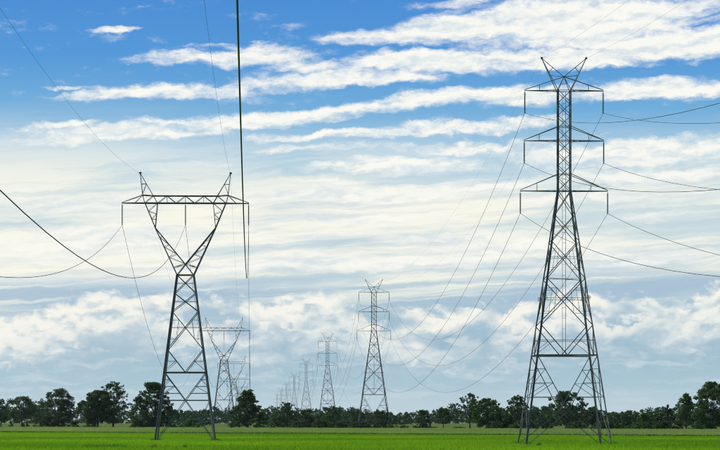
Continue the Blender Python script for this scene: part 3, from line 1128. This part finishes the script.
T_ = lambda *a, **k: make_tree('broadleaf_tree', a[0], 'tree', *a[1:], **k)
B_ = lambda *a, **k: make_tree('shrub', a[0], 'shrub', *a[1:], shrub=True, clear=.0, style='bush', **k)
GT, GS = 'trees in the row behind the field', 'shrubs at the foot of the tree row'
trees = [
    # label, px, top, width, options
    (T_, 'dark tree beside the lobed see-through tree at the row\'s end', 1, 399, 17, dict(style='round', leaf='dark', rag=.5)),
    (T_, 'lobed dark tree with sky showing through its crown and bare trunk base', 22, 396.5, 31, dict(style='dome', leaf='dark', clear=.30, dens=.75, nclump=34, rag=.6)),
    (T_, 'small mid-green tree wedged between lobed tree and feathery grey-green tree', 41, 401, 19, dict(style='cone', leaf='mid', dd=12, clear=.05)),
    (T_, 'feathery grey-green tree with loose sprays, beside the small wedged tree', 58, 389, 36, dict(style='ragged', leaf='grey', clear=.05, dens=.75, nclump=64, rag=3.0)),
    (T_, 'dense dark umbrella-crowned tree with a solid rounded top', 98, 390.5, 36, dict(style='dome', leaf='dark', clear=.22, dens=1.5, nclump=60, rag=.3)),
    (T_, 'tall thin airy tree growing out behind the umbrella-crowned tree', 113, 382.5, 30, dict(style='round', leaf='grey', dd=14, clear=.10, dens=.85, nclump=46, rag=2.2)),
    (T_, 'dark bristly tree partly behind the Y-shaped pylon\'s leg', 154, 382.5, 38, dict(style='ragged', leaf='dark', clear=.02, dens=1.1, nclump=80, rag=2.6)),
    (T_, 'conical dark tree with a feathery split top below the distant Y-shaped pylons', 247, 391, 35, dict(style='cone', leaf='dark', clear=.05, dens=1.2, nclump=60, rag=1.2)),
    (T_, 'bright-tinted small tree leaning on the conical dark tree', 263, 410, 17, dict(style='round', leaf='mid', clear=.05, nclump=30)),
    (T_, 'bristly dark tree with spiky top below the smallest distant pylons', 287, 403, 23, dict(style='round', leaf='dark', clear=.05, rag=1.6)),
    (T_, 'squat round dark tree below the third three-armed pylon', 307, 409, 20, dict(style='round', leaf='dark', clear=.04)),
    (T_, 'rounded mid-green tree at the start of the low dark hedge', 326, 413, 17, dict(style='round', leaf='mid', clear=.04)),
    (T_, 'taller blue-green tree peeping over the hedge start', 333, 406, 16, dict(style='round', leaf='far', dd=60, clear=.1)),
    (T_, 'rounded tree standing at the second three-armed pylon\'s near legs', 357, 409.5, 17, dict(style='round', leaf='far', dd=90, clear=.1)),
    (T_, 'broad dark tree covering one leg of the second three-armed pylon', 381, 411, 20, dict(style='dome', leaf='dark', clear=.05, rag=.6)),
    (T_, 'lone small conical dark tree with a skirt down to the grass', 422.5, 410, 19, dict(style='cone', leaf='dark', clear=.05)),
    (T_, 'lone round-headed small tree on a bare trunk over pale grass', 443.5, 408.5, 19, dict(style='dome', leaf='dark', clear=.30, nclump=30, rag=.5)),
    (T_, 'open ragged tree with bare trunk and sprays of leaves at its top', 470, 394, 24, dict(style='dome', leaf='dark', clear=.24, dens=.7, nclump=34, rag=2.0)),
    (T_, 'bushy full-crowned green tree hugging the open ragged tree', 487, 398.5, 29, dict(style='dome', leaf='mid', clear=.12, dens=1.2, nclump=54, rag=.5)),
    (T_, 'low spreading dark tree filling the gap before the big pylon', 500, 412, 22, dict(style='bush', leaf='dark', clear=.02)),
    (T_, 'ragged dark tree half hidden by the three-armed pylon\'s near legs', 517, 396, 27, dict(style='ragged', leaf='dark', clear=.08, dens=.9, rag=1.8)),
    (T_, 'large lobed tree seen through the base of the three-armed pylon', 566, 391.5, 38, dict(style='dome', leaf='dark', clear=.16, dens=.95, nclump=48, rag=.8)),
    (T_, 'dark filler tree below the lobed tree under the pylon', 545, 411, 20, dict(style='round', leaf='dark', dd=15, clear=.02)),
    (T_, 'dense dark tree joined to the lobed tree behind pylon legs', 594, 407, 26, dict(style='round', leaf='dark', clear=.03, rag=.5)),
    (T_, 'low even-topped tree just past the three-armed pylon\'s far leg', 614, 412, 21, dict(style='round', leaf='mid', clear=.03)),
    (T_, 'slightly taller tuft-topped tree in the low even wood', 630, 410.5, 18, dict(style='round', leaf='far', clear=.03, rag=1.0)),
    (T_, 'round lighter tree in the middle of the low even wood', 645, 413, 20, dict(style='round', leaf='mid', clear=.03)),
    (T_, 'dark low tree next to the narrow upright tree', 657, 413, 16, dict(style='round', leaf='dark', clear=.03)),
    (T_, 'narrow upright tree between the low wood and pointed light tree', 668, 406, 15, dict(style='cone', leaf='far', clear=.04, dens=1.1, rag=.6)),
    (T_, 'pointed lighter-green tree against the huge dark tree', 686, 393.5, 25, dict(style='cone', leaf='light', clear=.03, dens=1.3, nclump=60)),
    (T_, 'huge dark round tree, the biggest crown of the whole row', 712, 382, 42, dict(style='dome', leaf='dark', clear=.08, dens=1.1, nclump=66, rag=.8)),
    (T_, 'dark tree on the far side of the huge round tree', 745, 388, 40, dict(style='dome', leaf='dark', clear=.08)),
    (T_, 'dark tree beyond the row\'s lobed see-through end', -22, 393, 34, dict(style='dome', leaf='dark', clear=.1)),
    # shrubs
    (B_, 'light green shrub at the umbrella tree\'s foot', 90, 416, 17, dict(leaf='mid', dd=-4)),
    (B_, 'tiny dark bush on pale grass near the lobed see-through tree', 11, 423.5, 7, dict(leaf='dark', dd=-2, nclump=14)),
    (B_, 'dark bush at the foot of the lobed see-through tree', 25, 422, 10, dict(leaf='dark', dd=-2, nclump=16)),
    (B_, 'dark bush under the feathery grey-green tree', 50, 416, 20, dict(leaf='dark', dd=-3)),
    (B_, 'low green bush between feathery tree and umbrella tree', 75, 422, 14, dict(leaf='mid', dd=6, nclump=20)),
    (B_, 'dark low bush under the bristly tree behind the pylon leg', 140, 420, 20, dict(leaf='dark', dd=-3)),
    (B_, 'rounded free-standing green shrub seen through the Y-shaped pylon\'s legs', 192, 418.3, 21, dict(leaf='mid', dd=-3, nclump=34)),
    (B_, 'low dark bush between bristly tree and free-standing shrub', 173, 424.5, 12, dict(leaf='dark', dd=0, nclump=16)),
    (B_, 'dark bush between conical dark tree and spiky-topped tree', 274, 421, 16, dict(leaf='dark', dd=-3, nclump=24)),
    (B_, 'first bush of the low dark hedge, by the squat tree', 300, 421, 24, dict(leaf='dark', dd=-4)),
    (B_, 'hedge bush below the rounded mid-green tree', 322, 420, 24, dict(leaf='dark', dd=-5)),
    (B_, 'hedge bush between the rounded tree and second pylon', 341, 421, 26, dict(leaf='dark', dd=-5)),
    (B_, 'hedge bush right in front of the second pylon\'s base', 362, 421.5, 26, dict(leaf='dark', dd=-5)),
    (B_, 'last bush of the hedge below the broad dark tree', 391, 424.5, 16, dict(leaf='dark', dd=-5, nclump=22)),
    (B_, 'low dark bush on pale grass before the lone conical tree', 404, 425.5, 14, dict(leaf='dark', dd=-2, nclump=18)),
    (B_, 'flat dark bush between the two lone small trees', 433, 427, 12, dict(leaf='dark', dd=-2, nclump=14)),
    (B_, 'flat dark bush under the open ragged tree', 460, 427, 16, dict(leaf='dark', dd=-2, nclump=16)),
    (B_, 'dark bush below the low spreading tree', 496, 421, 20, dict(leaf='dark', dd=-5)),
    (B_, 'dark bush below the tree at the pylon\'s near legs', 524, 420, 24, dict(leaf='dark', dd=-5)),
    (B_, 'dark bush at the foot of the large lobed tree', 577, 421, 24, dict(leaf='dark', dd=-5)),
    (B_, 'dark bush at the low wood\'s edge by the pylon leg', 604, 421, 22, dict(leaf='dark', dd=-5)),
    (B_, 'mid-green bush at the foot of the low even wood', 640, 422, 24, dict(leaf='mid', dd=-5)),
    (B_, 'dark bush below the narrow upright tree', 664, 421, 22, dict(leaf='dark', dd=-5)),
    (B_, 'green bush at the foot of the huge round tree', 704, 421, 22, dict(leaf='mid', dd=-5)),
]
for i, (fn, lab, px_, top_, wid_, kw) in enumerate(trees):
    fn(lab, px_, top_, wid_, seed=i * 17, group=GT if fn is T_ else GS, **kw)


# ------------------------------------------------------------------ far wood
def far_wood(name, label, d0, d1, n, hmin, hmax, seed, gaps=None, pxr=(-90, 810)):
    rng = np.random.default_rng(seed)
    C, Rd = [], []
    for k in range(n):
        px_ = pxr[0] + (pxr[1] - pxr[0]) * (k + rng.uniform(-.8, .8)) / n
        d = rng.uniform(d0, d1)
        H = rng.uniform(hmin, hmax) * (1 + .25 * math.sin(px_ / 23.0) * math.sin(px_ / 61.0 + 1))
        R = H * rng.uniform(.28, .5)
        for j in range(9):
            t = rng.uniform(.08, 1)
            a = rng.uniform(0, 6.283)
            rr = R * math.sqrt(max(.05, 1 - (t * .95) ** 2)) * rng.uniform(.1, .9)
            C.append((at(px_, d) + rr * math.cos(a), d + rr * math.sin(a), t * H * .92)); Rd.append(R * rng.uniform(.3, .48))
    C = np.array(C); Rd = np.array(Rd)
    V, Fq = leaf_cloud(C, Rd, np.maximum(10, Rd ** 2 * 9).astype(int), .62, rng)
    V[:, 2] = np.maximum(V[:, 2], .02)
    o = link(name, mesh_np(name, V, Fq, LEAF['far']))
    return tag(o, label, 'woodland', kind='stuff')


far_wood('far_woodland', 'hazy blue-green belt of far-off trees closing the plain', 1480, 1780, 520, 6.5, 11.0, 5)
far_wood('far_woodland', 'hazy rounded grove seen between the Y-shaped pylon\'s legs', 1020, 1150, 16, 6.5, 9.3, 6, pxr=(176, 212))
far_wood('far_woodland', 'hazy wood behind the hedge and second three-armed pylon', 1150, 1400, 70, 5.0, 8.0, 8, pxr=(270, 412))
far_wood('far_woodland', 'hazy wood behind the trees past the three-armed pylon', 800, 1100, 110, 4.5, 7.0, 9, pxr=(500, 800))


# ------------------------------------------------------------------ weeds standing in the rice
def weed(px, py, w, h, label, seed, mat=None):
    rng = np.random.default_rng(seed)
    d = dist_of_row(py)
    R = w / 2 / F * d
    n = max(6, int(R * R * 30))
    a, r = rng.uniform(0, 6.283, n), R * np.sqrt(rng.uniform(0, 1, n))
    pts = np.c_[np.cos(a) * r, np.sin(a) * r]
    o = tufts('weed_clump', pts, mat or LEAF['light'], h * .6, h, 6, .18, .05, rng, .6)
    o.location = (at(px, d), d, 0)
    tag(o, label, 'weed', 'weeds standing in the rice')


weed(155, 449.3, 2.6, .75, 'dark weed tuft in the rice by the Y-shaped pylon\'s leg', 1)
weed(185.5, 449.2, 2.4, .8, 'dark weed tuft in the rice between the Y-shaped pylon\'s feet', 2)
weed(539, 447.6, 5, .7, 'broken weed tuft in the rice by the three-armed pylon\'s near feet', 3)
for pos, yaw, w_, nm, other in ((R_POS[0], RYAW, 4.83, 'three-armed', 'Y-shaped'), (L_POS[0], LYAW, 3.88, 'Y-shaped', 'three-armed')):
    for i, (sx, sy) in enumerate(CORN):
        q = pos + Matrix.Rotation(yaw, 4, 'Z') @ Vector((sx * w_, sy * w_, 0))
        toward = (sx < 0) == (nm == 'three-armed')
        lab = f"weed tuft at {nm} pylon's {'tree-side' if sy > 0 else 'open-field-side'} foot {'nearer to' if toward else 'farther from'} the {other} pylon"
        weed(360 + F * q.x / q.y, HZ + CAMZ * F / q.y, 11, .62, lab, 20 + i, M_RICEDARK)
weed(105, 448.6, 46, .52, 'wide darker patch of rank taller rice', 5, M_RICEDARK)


# ------------------------------------------------------------------ thin summer haze over the plain
def box_mesh(name, x0, x1, y0, y1, z0, z1):
    me = bpy.data.meshes.new(name)
    V = [(x, y, z) for z in (z0, z1) for y in (y0, y1) for x in (x0, x1)]
    me.from_pydata(V, [], [(0, 2, 3, 1), (4, 5, 7, 6), (0, 1, 5, 4), (2, 6, 7, 3), (0, 4, 6, 2), (1, 3, 7, 5)])
    return me


hm = bpy.data.materials.new('haze')
hm.use_nodes = True
hn = hm.node_tree.nodes
hn.clear()
pv = hn.new('ShaderNodeVolumePrincipled')
pv.inputs['Color'].default_value = (.76, .92, 1.0, 1)
pv.inputs['Density'].default_value = .000018
pv.inputs['Anisotropy'].default_value = .2
ho = hn.new('ShaderNodeOutputMaterial')
hm.node_tree.links.new(pv.outputs[0], ho.inputs['Volume'])
hb = box_mesh('haze', -11600, 11600, -1200, 12100, -1.0, 46.0)
hb.materials.append(hm)
tag(link('haze', hb), 'thin pale haze lying over the plain', 'haze', kind='stuff')
